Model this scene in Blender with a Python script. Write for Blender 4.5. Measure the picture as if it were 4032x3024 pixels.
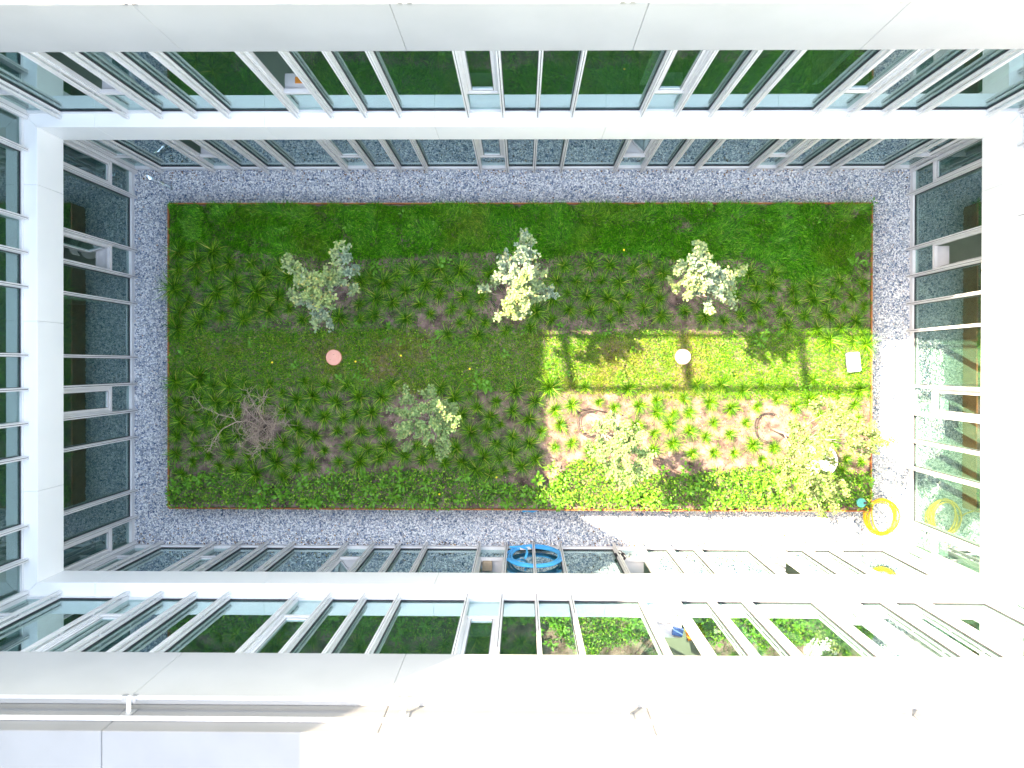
import bpy, bmesh, math, random
import numpy as np
from mathutils import Vector, Matrix
sc = bpy.context.scene
COL = sc.collection
for o in list(bpy.data.objects): bpy.data.objects.remove(o, do_unlink=True)

# ------------------------------------------------------------------ camera
cam_d = bpy.data.cameras.new('camera'); cam = bpy.data.objects.new('camera', cam_d); COL.objects.link(cam)
rx, ry, rz = 0.0043, 0.0115, 0.0019
ca, sa, cb, sb, cc, ss = math.cos(rx), math.sin(rx), math.cos(ry), math.sin(ry), math.cos(rz), math.sin(rz)
RM = Matrix(((1,0,0),(0,ca,-sa),(0,sa,ca))) @ Matrix(((cb,0,sb),(0,1,0),(-sb,0,cb))) @ Matrix(((cc,-ss,0),(ss,cc,0),(0,0,1)))
def axis(r): return Vector((r[0], -r[1], -r[2]))
right, down, fwd = axis(RM[0]), axis(RM[1]), axis(RM[2])
M = Matrix((right, -down, -fwd)).transposed().to_4x4()
M.translation = Vector((0, 0, 16.2235))
cam.matrix_world = M
cam_d.sensor_width = 36; cam_d.lens = 26.04
cam_d.shift_x = -0.00212; cam_d.shift_y = -0.01568
cam_d.clip_start = 0.1; cam_d.clip_end = 300
cam_d.dof.use_dof = True; cam_d.dof.focus_distance = 15.5; cam_d.dof.aperture_fstop = 0.95
sc.camera = cam

# ------------------------------------------------------------------ light
SUN = Vector((-0.82, 0.45, 1.0)).normalized()          # towards the sun
w = bpy.data.worlds.new('World'); sc.world = w; w.use_nodes = True
nt = w.node_tree; bg = nt.nodes['Background']
sky = nt.nodes.new('ShaderNodeTexSky'); sky.sky_type = 'NISHITA'; sky.sun_disc = False
sky.sun_elevation = math.asin(SUN.z); sky.sun_rotation = math.atan2(SUN.x, SUN.y)
sky.air_density = 1.4; sky.dust_density = 1.0; sky.ozone_density = 0.2
nt.links.new(sky.outputs[0], bg.inputs[0]); bg.inputs[1].default_value = 0.15
sl = bpy.data.lights.new('sun', 'SUN'); sl.energy = 2.9; sl.angle = math.radians(0.53); sl.color = (1.0, 0.94, 0.83)
so = bpy.data.objects.new('sun', sl); COL.objects.link(so); so.location = (0, 0, 30)
so.rotation_euler = SUN.to_track_quat('Z', 'Y').to_euler()
sc.view_settings.view_transform = 'Standard'; sc.view_settings.look = 'None'
sc.view_settings.exposure = 3.38; sc.view_settings.gamma = 1.0; sc.view_settings.use_curve_mapping = False
try:
    sc.view_settings.use_white_balance = True; sc.view_settings.white_balance_temperature = 8800; sc.view_settings.white_balance_tint = 16
except Exception: pass
try:
    sc.cycles.max_bounces = 10; sc.cycles.diffuse_bounces = 5; sc.cycles.transparent_max_bounces = 24
    sc.cycles.glossy_bounces = 4
except Exception: pass
random.seed(7); RNG = np.random.default_rng(11)

# ------------------------------------------------------------------ materials
MATS = {}
def lerp(a, b, t): return tuple(a[i] + (b[i]-a[i])*t for i in range(3))
def newmat(name, rough=0.6, spec=0.4):
    m = bpy.data.materials.new(name); m.use_nodes = True
    b = m.node_tree.nodes['Principled BSDF']; b.inputs['Roughness'].default_value = rough
    b.inputs['Specular IOR Level'].default_value = spec
    MATS[name] = m
    return m, m.node_tree, b
def N(nt, t, **k):
    n = nt.nodes.new(t)
    for a, v in k.items(): setattr(n, a, v)
    return n
def ramp(nt, src, stops):
    r = N(nt, 'ShaderNodeValToRGB'); e = r.color_ramp.elements
    while len(e) < len(stops): e.new(0.5)
    for i, (p, c) in enumerate(stops): e[i].position = p; e[i].color = (*c, 1)
    nt.links.new(src, r.inputs[0]); return r
def wpos(nt):
    g = N(nt, 'ShaderNodeNewGeometry'); return g
def noise_mat(name, c1, c2, scale=3.0, rough=0.6, bump=0.0, bscale=60, spec=0.4, detail=4, metallic=0.0, extra=None):
    m, nt, b = newmat(name, rough, spec)
    g = wpos(nt); n = N(nt, 'ShaderNodeTexNoise'); n.inputs['Scale'].default_value = scale; n.inputs['Detail'].default_value = detail
    nt.links.new(g.outputs['Position'], n.inputs['Vector'])
    r = ramp(nt, n.outputs['Fac'], [(0.3, c1), (0.7, c2)])
    nt.links.new(r.outputs[0], b.inputs['Base Color']); b.inputs['Metallic'].default_value = metallic
    if bump:
        n2 = N(nt, 'ShaderNodeTexNoise'); n2.inputs['Scale'].default_value = bscale; n2.inputs['Detail'].default_value = 5
        nt.links.new(g.outputs['Position'], n2.inputs['Vector'])
        bu = N(nt, 'ShaderNodeBump'); bu.inputs['Strength'].default_value = bump; bu.inputs['Distance'].default_value = 0.02
        nt.links.new(n2.outputs['Fac'], bu.inputs['Height']); nt.links.new(bu.outputs[0], b.inputs['Normal'])
    return m
def island_mat(name, stops, rough=0.6, big=None, bigscale=0.8, trans=0.0, spec=0.35, detail=3, lo=0.42, hi=0.66):
    """colour varies per loose piece (blade, leaf, stone) and, with `big`, over metres"""
    m, nt, b = newmat(name, rough, spec)
    g = wpos(nt); r = ramp(nt, g.outputs['Random Per Island'], stops); out = r.outputs[0]
    if big:
        n = N(nt, 'ShaderNodeTexNoise'); n.inputs['Scale'].default_value = bigscale; n.inputs['Detail'].default_value = detail
        nt.links.new(g.outputs['Position'], n.inputs['Vector'])
        f = N(nt, 'ShaderNodeMapRange'); f.inputs[1].default_value = lo; f.inputs[2].default_value = hi
        nt.links.new(n.outputs['Fac'], f.inputs[0])
        mx = N(nt, 'ShaderNodeMix', data_type='RGBA', blend_type='MIX')
        nt.links.new(f.outputs[0], mx.inputs['Factor']); nt.links.new(out, mx.inputs['A'])
        r2 = ramp(nt, g.outputs['Random Per Island'], big)
        nt.links.new(r2.outputs[0], mx.inputs['B']); out = mx.outputs['Result']
    nt.links.new(out, b.inputs['Base Color'])
    if trans:
        tr = N(nt, 'ShaderNodeBsdfTranslucent'); nt.links.new(out, tr.inputs['Color'])
        ms = N(nt, 'ShaderNodeMixShader'); ms.inputs[0].default_value = trans
        o = nt.nodes['Material Output']
        nt.links.new(b.outputs[0], ms.inputs[1]); nt.links.new(tr.outputs[0], ms.inputs[2]); nt.links.new(ms.outputs[0], o.inputs[0])
    return m
noise_mat('parapet_toned_down', (0.35,0.355,0.36), (0.385,0.39,0.395), 1.3, 0.45, 0.05, 200)  # white panels given a darker tone to offset the strong open-sky light
noise_mat('white_panel', (0.87,0.875,0.87), (0.90,0.90,0.895), 1.3, 0.45, 0.05, 200)
noise_mat('coping_panel', (0.175,0.178,0.182), (0.195,0.198,0.202), 1.7, 0.5, 0.05, 150)  # coping colour toned down too, against the brightness of the open sky
noise_mat('white_frame', (0.66,0.665,0.68), (0.73,0.73,0.735), 5, 0.35, 0.0, spec=0.5)
noise_mat('grey_rail', (0.50,0.51,0.54), (0.60,0.61,0.63), 6, 0.35, 0.0, spec=0.5)
noise_mat('gasket', (0.03,0.03,0.04), (0.05,0.05,0.06), 6, 0.6)
noise_mat('galvanised', (0.35,0.36,0.38), (0.5,0.5,0.5), 25, 0.4, 0.1, spec=0.6, metallic=0.6)
noise_mat('rusty_steel', (0.30,0.09,0.035), (0.46,0.19,0.07), 9, 0.85, 0.5, 90)
noise_mat('interior_wall', (0.55,0.55,0.52), (0.62,0.61,0.58), 1, 0.8)
noise_mat('interior_floor', (0.34,0.35,0.30), (0.42,0.43,0.38), 2, 0.35)
noise_mat('interior_ceiling', (0.7,0.7,0.7), (0.75,0.75,0.75), 1, 0.8)
noise_mat('room_blind', (0.30,0.31,0.28), (0.4,0.4,0.36), 3, 0.8)
noise_mat('roof_membrane', (0.38,0.38,0.38), (0.5,0.5,0.49), 2, 0.8, 0.2, 60)
noise_mat('render_wall', (0.7,0.7,0.7), (0.76,0.76,0.75), 1.5, 0.7, 0.1, 120)
noise_mat('soil', (0.05,0.035,0.031), (0.30,0.21,0.185), 5, 0.95, 1.0, 45, detail=8, spec=0.1)
noise_mat('gravel_bed', (0.22,0.26,0.32), (0.6,0.63,0.66), 45, 0.9, 1.0, 70, spec=0.2)
noise_mat('salmon_lid', (0.72,0.33,0.26), (0.78,0.38,0.30), 8, 0.6, 0.1, 90)
noise_mat('lit_salmon_lid', (0.74,0.58,0.50), (0.80,0.66,0.58), 8, 0.6, 0.1, 90)  # the salmon lid again, with the sun's brightening put into its colour
noise_mat('rim_orange', (0.40,0.16,0.08), (0.5,0.22,0.1), 8, 0.7)
noise_mat('pale_green_plastic', (0.42,0.56,0.55), (0.52,0.64,0.62), 6, 0.5)
noise_mat('white_stone', (0.62,0.60,0.58), (0.78,0.76,0.74), 12, 0.85, 0.4, 60)
noise_mat('teal_plastic', (0.03,0.30,0.30), (0.05,0.38,0.36), 6, 0.4)
noise_mat('black_plastic', (0.02,0.02,0.025), (0.04,0.04,0.045), 6, 0.5)
noise_mat('yellow_hose', (0.72,0.43,0.02), (0.82,0.55,0.04), 6, 0.35)
noise_mat('blue_hose', (0.01,0.38,0.80), (0.02,0.50,0.92), 6, 0.4)
noise_mat('dark_cloth', (0.012,0.012,0.016), (0.03,0.03,0.035), 20, 0.9)
noise_mat('white_cloth', (0.7,0.7,0.7), (0.8,0.8,0.8), 20, 0.9)
noise_mat('cardboard', (0.42,0.32,0.22), (0.5,0.38,0.27), 12, 0.8)
noise_mat('orange_card', (0.75,0.25,0.04), (0.8,0.3,0.06), 12, 0.6)
noise_mat('blue_card', (0.05,0.14,0.35), (0.08,0.2,0.45), 12, 0.6)
noise_mat('desk_wood', (0.45,0.36,0.22), (0.55,0.44,0.28), 7, 0.5)
noise_mat('seat_white', (0.68,0.68,0.66), (0.75,0.75,0.72), 7, 0.4)
noise_mat('maroon_box', (0.12,0.02,0.02), (0.2,0.04,0.03), 9, 0.6)
noise_mat('silver_foil', (0.7,0.72,0.75), (0.85,0.87,0.9), 30, 0.2, metallic=0.9)
noise_mat('grey_bark', (0.22,0.19,0.16), (0.36,0.32,0.28), 30, 0.9, 0.6, 120)
noise_mat('dead_bark', (0.30,0.22,0.17), (0.46,0.36,0.29), 25, 0.9, 0.5, 120)
noise_mat('yellow_petal', (0.85,0.6,0.02), (0.9,0.7,0.04), 30, 0.6)
island_mat('lawn_blade', [(0.0,(0.004,0.06,0.001)),(0.45,(0.02,0.21,0.003)),(0.8,(0.06,0.42,0.008)),(0.95,(0.17,0.65,0.03)),(1.0,(0.38,0.62,0.09))], 0.45,
    big=[(0.0,(0.02,0.08,0.002)),(0.5,(0.07,0.23,0.005)),(0.9,(0.18,0.40,0.02)),(1.0,(0.38,0.45,0.07))], bigscale=0.9, trans=0.25, lo=.48, hi=.75)
island_mat('short_blade', [(0.0,(0.012,0.11,0.002)),(0.5,(0.06,0.28,0.006)),(0.85,(0.18,0.46,0.014)),(1.0,(0.46,0.46,0.07))], 0.5,
    big=[(0.0,(0.08,0.15,0.006)),(0.5,(0.20,0.26,0.018)),(1.0,(0.42,0.34,0.09))], bigscale=0.9, trans=0.2, lo=.48, hi=.72)
island_mat('sedge_blade', [(0.0,(0.004,0.045,0.001)),(0.45,(0.025,0.16,0.003)),(0.8,(0.11,0.36,0.012)),(0.94,(0.30,0.58,0.035)),(1.0,(0.60,0.48,0.14))], 0.4, trans=0.25)
island_mat('weed_leaf', [(0.0,(0.02,0.14,0.012)),(0.6,(0.09,0.31,0.025)),(1.0,(0.24,0.46,0.06))], 0.45, trans=0.22)
island_mat('clover_leaf', [(0.0,(0.012,0.10,0.005)),(0.6,(0.09,0.29,0.015)),(1.0,(0.28,0.50,0.05))], 0.5, trans=0.22)
island_mat('silver_leaf', [(0.0,(0.12,0.20,0.14)),(0.5,(0.22,0.33,0.22)),(0.9,(0.34,0.43,0.28)),(1.0,(0.50,0.46,0.18))], 0.5,
    big=[(0.0,(0.16,0.27,0.09)),(0.5,(0.28,0.40,0.14)),(0.9,(0.42,0.50,0.18)),(1.0,(0.6,0.5,0.14))], bigscale=1.3, trans=0.22, lo=.4, hi=.6)
island_mat('dry_leaf', [(0.0,(0.10,0.05,0.03)),(0.6,(0.25,0.14,0.07)),(1.0,(0.5,0.33,0.16))], 0.8, spec=0.1)
island_mat('green_leaf', [(0.0,(0.12,0.24,0.08)),(0.5,(0.19,0.33,0.12)),(0.92,(0.28,0.39,0.14)),(1.0,(0.45,0.40,0.16))], 0.5, trans=0.25)
island_mat('lime_leaf', [(0.0,(0.08,0.17,0.035)),(0.5,(0.18,0.28,0.08)),(0.92,(0.32,0.38,0.15)),(1.0,(0.48,0.34,0.16))], 0.5, trans=0.3)
island_mat('pebble', [(0.0,(0.06,0.11,0.20)),(0.20,(0.24,0.33,0.46)),(0.34,(0.66,0.70,0.76)),(0.65,(0.88,0.89,0.90)),(0.97,(0.95,0.945,0.93)),(1.0,(0.55,0.36,0.26))], 0.75, spec=0.3)
island_mat('mulch', [(0.0,(0.06,0.04,0.035)),(0.5,(0.17,0.12,0.10)),(0.9,(0.40,0.31,0.26)),(1.0,(0.52,0.45,0.38))], 0.9, spec=0.1)
# dirt on the concave soil and the pane: thin coated glass
def glass_mat(name, tint, r0):
    m = bpy.data.materials.new(name); m.use_nodes = True; nt = m.node_tree; nt.nodes.clear()
    o = N(nt, 'ShaderNodeOutputMaterial'); t = N(nt, 'ShaderNodeBsdfTransparent'); t.inputs[0].default_value = (*tint, 1)
    gl = N(nt, 'ShaderNodeBsdfGlossy'); gl.inputs['Roughness'].default_value = 0.0; gl.inputs[0].default_value = (0.80,0.98,1.0,1)
    lw = N(nt, 'ShaderNodeLayerWeight'); lw.inputs[0].default_value = 0.5
    p = N(nt, 'ShaderNodeMath', operation='POWER'); p.inputs[1].default_value = 3.3
    nt.links.new(lw.outputs['Facing'], p.inputs[0])
    ml = N(nt, 'ShaderNodeMath', operation='MULTIPLY_ADD'); ml.inputs[1].default_value = 1-r0; ml.inputs[2].default_value = r0
    nt.links.new(p.outputs[0], ml.inputs[0])
    mx = N(nt, 'ShaderNodeMixShader'); nt.links.new(ml.outputs[0], mx.inputs[0])
    nt.links.new(t.outputs[0], mx.inputs[1]); nt.links.new(gl.outputs[0], mx.inputs[2]); nt.links.new(mx.outputs[0], o.inputs[0])
    MATS[name] = m
glass_mat('pane_glass', (0.62,0.78,0.73), 0.15)

# ------------------------------------------------------------------ helpers
def mesh_obj(name, verts, faces, mat, parent=None, smooth=False):
    me = bpy.data.meshes.new(name); me.from_pydata(verts, [], faces)
    if isinstance(mat, (list, tuple)):
        for k in mat: me.materials.append(MATS[k])
    else: me.materials.append(MATS[mat])
    if smooth: me.polygons.foreach_set('use_smooth', [True]*len(me.polygons))
    me.update(); o = bpy.data.objects.new(name, me); COL.objects.link(o); o.parent = parent
    return o
def bigmesh(name, V, F, mat, parent=None, smooth=False):
    """V (n,3), F (m,3) numpy"""
    me = bpy.data.meshes.new(name); n, m = len(V), len(F)
    me.vertices.add(n); me.vertices.foreach_set('co', np.asarray(V, np.float32).ravel())
    me.loops.add(m*3); me.loops.foreach_set('vertex_index', np.asarray(F, np.int32).ravel())
    me.polygons.add(m); me.polygons.foreach_set('loop_start', np.arange(0, m*3, 3, dtype=np.int32))
    me.polygons.foreach_set('loop_total', np.full(m, 3, np.int32))
    if smooth: me.polygons.foreach_set('use_smooth', np.ones(m, bool))
    me.materials.append(MATS[mat]); me.update(calc_edges=True)
    o = bpy.data.objects.new(name, me); COL.objects.link(o); o.parent = parent
    return o
class MB:
    def __init__(s): s.v = []; s.f = []
    def box(s, x0, x1, y0, y1, z0, z1):
        b = len(s.v)
        s.v += [(x0,y0,z0),(x1,y0,z0),(x1,y1,z0),(x0,y1,z0),(x0,y0,z1),(x1,y0,z1),(x1,y1,z1),(x0,y1,z1)]
        s.f += [tuple(b+i for i in q) for q in ((0,3,2,1),(4,5,6,7),(0,1,5,4),(1,2,6,5),(2,3,7,6),(3,0,4,7))]
        return s
    def prism(s, poly, z0, z1):
        b = len(s.v); n = len(poly)
        s.v += [(x,y,z0) for x,y in poly] + [(x,y,z1) for x,y in poly]
        s.f.append(tuple(b+i for i in reversed(range(n)))); s.f.append(tuple(b+n+i for i in range(n)))
        for i in range(n): j = (i+1) % n; s.f.append((b+i, b+j, b+n+j, b+n+i))
        return s
    def cyl(s, c, r, z0, z1, n=24, r2=None):
        r2 = r if r2 is None else r2; b = len(s.v)
        s.v += [(c[0]+r*math.cos(2*math.pi*i/n), c[1]+r*math.sin(2*math.pi*i/n), z0) for i in range(n)]
        s.v += [(c[0]+r2*math.cos(2*math.pi*i/n), c[1]+r2*math.sin(2*math.pi*i/n), z1) for i in range(n)]
        s.f.append(tuple(b+i for i in reversed(range(n)))); s.f.append(tuple(b+n+i for i in range(n)))
        for i in range(n): j = (i+1) % n; s.f.append((b+i, b+j, b+n+j, b+n+i))
        return s
    def tube(s, pts, rad, n=6, closed=False):
        pts = [Vector(p) for p in pts]; b = len(s.v); m = len(pts)
        rr = rad if isinstance(rad, (list, tuple)) else [rad]*m
        up = Vector((0.13, 0.21, 0.97))
        for i, p in enumerate(pts):
            a = pts[(i-1) % m] if (i or closed) else p; c = pts[(i+1) % m] if (i < m-1 or closed) else p
            t = (c-a); t = t.normalized() if t.length > 1e-6 else Vector((1,0,0))
            u = t.cross(up); u = u.normalized() if u.length > 1e-4 else Vector((1,0,0)); v = t.cross(u)
            for k in range(n):
                an = 2*math.pi*k/n; q = p + (u*math.cos(an)+v*math.sin(an))*rr[i]; s.v.append(tuple(q))
        for i in range(m if closed else m-1):
            j = (i+1) % m
            for k in range(n):
                l = (k+1) % n; s.f.append((b+i*n+k, b+i*n+l, b+j*n+l, b+j*n+k))
        if not closed:
            s.f.append(tuple(b+k for k in reversed(range(n)))); s.f.append(tuple(b+(m-1)*n+k for k in range(n)))
        return s
    def obj(s, name, mat, parent=None, smooth=False): return mesh_obj(name, s.v, s.f, mat, parent, smooth)
def empty(name, loc=(0,0,0), rz=0.0):
    o = bpy.data.objects.new(name, None); COL.objects.link(o); o.location = loc; o.rotation_euler = (0,0,rz); o.empty_display_size = 0.1
    return o
def tag(o, label=None, cat=None, group=None, kind=None):
    if label: o['label'] = label
    if cat: o['category'] = cat
    if group: o['group'] = group
    if kind: o['kind'] = kind
    return o
def bevel(o, w=0.004, seg=1):
    m = o.modifiers.new('bevel', 'BEVEL'); m.width = w; m.segments = seg; m.limit_method = 'ANGLE'; return o
def copy_child(src, parent, mat=None):
    c = src.copy(); COL.objects.link(c); c.parent = parent
    if mat is not None: c.matrix_basis = mat
    return c
def ordinal(n):
    s = 'th' if 10 <= n % 100 <= 20 else {1:'st',2:'nd',3:'rd'}.get(n % 10, 'th'); return '%d%s' % (n, s)

# ------------------------------------------------------------------ measured positions (metres)
TUFTS=[(-7.319,2.394),(-6.609,2.394),(-6.954,2.167),(-7.368,2.0),(-6.609,2.019),(-6.255,2.147),(-5.792,2.137),(-5.181,2.118),(-4.974,1.862),(-6.954,1.783),(-7.417,1.606),(-6.137,1.743),(-5.486,1.881),(-6.54,1.527),(-7.141,1.349),(-6.137,1.32),(-5.674,1.527),(-5.211,1.418),(-5.772,1.182),(-6.767,1.212),(-7.319,1.084),(-6.442,1.034),(-6.925,0.906),(-7.348,0.768),(-5.959,0.946),(-5.417,1.133),(-4.974,1.182),(-4.698,0.946),(-3.91,0.985),(-3.231,1.881),(-3.438,1.763),(-2.955,1.734),(-2.699,1.901),(-2.315,1.98),(-1.763,2.049),(-1.34,1.99),(-2.059,1.714),(-1.596,1.812),(-1.074,1.783),(-0.68,1.931),(-2.502,1.576),(-3.122,1.409),(-3.467,1.29),(-1.783,1.507),(-1.261,1.438),(-0.896,1.409),(-2.768,1.32),(-2.187,1.29),(-3.162,1.054),(-3.467,0.965),(-1.507,1.192),(-1.97,1.084),(-1.123,1.084),(-2.492,0.985),(-1.34,0.886),(-0.798,0.896),(-1.596,0.63),(-0.965,0.611),(-0.355,0.729),(0.867,2.108),(1.418,2.137),(1.862,2.118),(2.334,2.039),(2.669,2.157),(2.975,1.94),(0.709,1.783),(1.133,1.783),(1.674,1.783),(2.049,1.753),(2.689,1.635),(0.946,1.527),(0.63,1.389),(1.34,1.458),(1.812,1.409),(2.216,1.448),(2.896,1.409),(0.276,1.123),(0.985,1.172),(1.438,1.143),(2.049,1.172),(2.561,1.212),(2.925,1.054),(3.438,1.143),(0.611,0.965),(1.852,0.975),(0.158,0.798),(3.211,2.325),(5.319,1.95),(4.935,1.665),(5.25,1.714),(5.723,1.596),(6.097,1.714),(6.698,1.773),(7.171,1.724),(4.531,1.468),(5.25,1.418),(5.762,1.349),(6.146,1.399),(6.531,1.497),(6.954,1.448),(7.22,1.261),(4.935,1.261),(5.457,1.123),(5.959,1.044),(6.432,1.074),(6.787,1.212),(4.62,1.064),(3.861,1.024),(4.265,0.936),(5.033,0.906),(5.595,0.827),(7.023,0.946),(6.235,0.758),(6.698,0.788),(7.171,0.66),(6.501,0.552),(6.984,0.492),(7.259,0.453),(4.787,1.95),(-7.417,-0.384),(-6.905,-0.315),(-7.072,-0.542),(-6.609,-0.483),(-6.255,-0.473),(-5.959,-0.364),(-5.398,-0.433),(-4.649,-0.364),(-4.206,-0.443),(-5.91,-0.601),(-5.122,-0.621),(-5.536,-0.758),(-4.817,-0.758),(-4.462,-0.699),(-3.96,-0.808),(-7.378,-0.847),(-6.856,-0.729),(-6.235,-0.778),(-6.984,-0.985),(-6.54,-0.808),(-5.092,-0.995),(-4.58,-1.005),(-4.216,-1.123),(-7.299,-1.221),(-6.649,-1.103),(-6.787,-1.251),(-6.097,-1.044),(-4.797,-1.369),(-3.96,-1.418),(-7.023,-1.428),(-7.368,-1.546),(-6.462,-1.409),(-6.048,-1.507),(-4.423,-1.517),(-5.102,-1.674),(-6.353,-1.615),(-6.974,-1.753),(-6.629,-1.665),(-7.397,-1.921),(-5.496,-1.832),(-4.777,-1.881),(-4.216,-1.842),(-6.718,-1.921),(-6.265,-1.921),(-5.821,-2.019),(-7.043,-2.088),(-5.23,-2.098),(-3.91,-2.078),(-6.471,-2.177),(-4.817,-2.216),(-4.492,-2.167),(-6.097,-2.275),(-5.683,-2.344),(-5.092,-2.394),(-7.279,-2.344),(-6.186,-1.202),(-3.743,-0.433),(-2.797,-0.424),(-1.734,-0.522),(-3.497,-0.699),(-3.004,-0.699),(-1.458,-0.709),(-1.152,-0.64),(-0.148,-0.561),(-0.561,-0.778),(-0.965,-0.916),(-0.217,-0.985),(-3.536,-1.024),(-3.211,-1.024),(-3.822,-1.162),(-0.69,-1.103),(-1.3,-1.084),(-3.447,-1.428),(-3.024,-1.418),(-0.473,-1.271),(-0.758,-1.369),(-1.103,-1.438),(-0.217,-1.537),(-3.723,-1.743),(-2.256,-1.734),(-0.975,-1.734),(-0.552,-1.694),(-3.31,-1.822),(-2.886,-1.773),(-2.512,-1.96),(-1.901,-1.832),(-1.409,-1.783),(-0.217,-1.862),(-0.827,-1.97),(-3.054,-2.009),(-0.502,-2.0),(-2.137,-2.019),(-3.477,-2.078),(-1.655,-2.088),(-1.271,-2.088),(-0.975,-2.236),(-0.404,-2.256),(-0.69,-2.325),(0.256,-0.778),(0.128,-1.162),(0.394,-1.418),(0.148,-1.674),(0.276,-2.0),(-0.03,-2.167),(0.561,-0.483),(1.33,-0.473),(2.236,-0.502),(3.054,-0.443),(0.68,-0.965),(1.054,-0.857),(1.615,-0.788),(1.95,-0.906),(2.482,-0.857),(2.847,-0.749),(2.847,-1.005),(3.408,-0.719),(3.191,-1.044),(0.788,-1.271),(2.413,-1.261),(2.788,-1.448),(3.122,-1.28),(3.546,-1.005),(3.546,-1.399),(0.69,-1.743),(1.054,-1.674),(1.478,-1.862),(2.768,-1.803),(3.191,-1.665),(3.595,-1.871),(3.694,-0.414),(4.216,-0.414),(4.669,-0.542),(5.073,-0.414),(5.546,-0.463),(6.137,-0.305),(7.122,-0.522),(3.97,-0.798),(4.403,-0.906),(4.974,-0.886),(5.378,-0.729),(5.782,-0.867),(6.048,-0.729),(6.688,-0.621),(7.013,-0.827),(6.284,-1.044),(6.708,-1.044),(7.092,-1.133),(4.048,-1.221),(4.728,-1.221),(4.393,-1.458),(3.871,-1.527),(4.876,-1.694),(4.048,-1.852),(4.472,-1.862),(5.063,-2.019),(5.329,-1.743),(6.846,-1.98),(7.181,-2.039),(6.728,-2.226),(6.373,-1.438),(6.56,-1.635)]
BIG_WEEDS=[(-7.102,-2.522),(-6.846,-2.443),(-6.57,-2.453),(-7.407,-2.147),(-7.368,-2.591),(-7.437,-2.797),(-5.447,-2.591),(-5.546,-2.896),(-5.083,-2.758),(-5.772,-2.945),(-4.58,-2.935),(-4.373,-2.935),(-4.186,-2.462),(-4.639,-2.502),(-4.019,-2.256),(-3.979,-2.748),(-3.369,-2.325),(-3.26,-2.65),(-3.122,-2.886),(-2.738,-2.797),(-3.467,-2.886),(-2.925,-2.522),(-2.551,-2.522),(-2.029,-2.522),(-1.97,-2.896),(-2.315,-2.866),(-1.241,-2.364),(-0.67,-2.719),(-0.788,-2.571),(-0.295,-2.63),(-1.33,-2.847),(-0.335,-2.935),(-2.65,-2.236),(-0.758,-0.453),(-0.926,-0.424),(0.335,-2.413),(0.108,-2.669),(0.335,-2.866),(0.67,-2.63),(0.788,-2.935),(0.857,-2.482),(0.985,-2.847),(0.621,-2.177),(1.428,-2.866),(1.803,-2.866),(2.049,-2.807),(2.403,-2.659),(2.689,-2.906),(2.827,-2.847),(3.418,-2.197),(3.497,-2.64),(2.945,-2.256),(2.216,-2.472),(2.275,-2.896),(3.113,-2.925),(3.91,-2.955),(4.137,-2.748),(4.639,-2.413),(4.442,-2.384),(4.817,-2.413),(4.945,-2.837),(5.22,-2.866),(4.58,-2.857),(3.733,-2.502),(4.058,-2.246),(7.21,-2.423),(6.156,-2.748),(5.821,-2.659),(5.486,-2.748),(5.063,-2.551),(5.319,-2.413),(6.402,-2.492),(4.275,-2.925),(-3.103,2.049),(-1.625,2.147),(4.974,0.532),(6.934,2.147)]
SMALL_WEEDS=[(-2.561,2.078),(-2.699,2.039),(-2.571,0.473),(-2.059,0.424),(-1.911,0.512),(-1.399,0.512),(-1.793,0.65),(-2.847,0.818),(-3.526,0.798),(-2.847,0.522),(-1.891,0.158),(-1.566,-0.158),(-0.965,-0.207),(-0.374,0.236),(-3.526,-0.227),(-3.221,-0.039),(-3.329,0.079),(-5.575,2.246),(-6.708,-0.236),(-4.856,-0.02),(-5.486,0.827),(-3.93,-0.246),(-7.259,0.266),(-6.688,-0.03),(-5.792,0.424),(0.798,0.837),(1.803,0.699),(2.797,2.364),(0.039,0.699),(2.344,0.335),(2.108,-0.197),(0.926,-0.197),(0.63,-0.217),(0.552,0.0),(5.22,2.118),(5.122,0.709),(5.398,0.66),(7.21,2.147),(6.521,2.0),(6.353,1.96),(4.364,-0.158),(5.28,-0.187),(-3.31,-0.345),(-0.305,-0.453),(-3.447,-0.345),(6.028,-0.424),(5.92,-0.473),(5.28,-0.236),(-7.151,2.886),(-6.984,2.817),(-7.25,2.985),(-5.733,3.152),(-5.073,2.857),(-5.703,2.522),(-5.999,3.231),(-4.876,3.182),(-4.62,3.28),(-3.526,3.26),(-2.541,3.201),(-3.398,3.31),(-1.852,3.014),(-1.95,2.62),(-1.172,3.211),(-3.723,2.886),(0.532,3.339),(1.024,2.916),(2.256,3.241),(2.679,3.014),(2.876,2.886),(3.95,3.369),(4.728,2.886),(5.447,3.083),(5.22,3.014),(5.9,2.916),(6.255,3.083),(6.481,3.083),(6.993,3.31),(7.191,3.27),(7.319,2.945),(7.388,3.438),(6.905,2.719),(5.378,2.659),(5.408,3.369),(7.259,2.817)]
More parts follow.
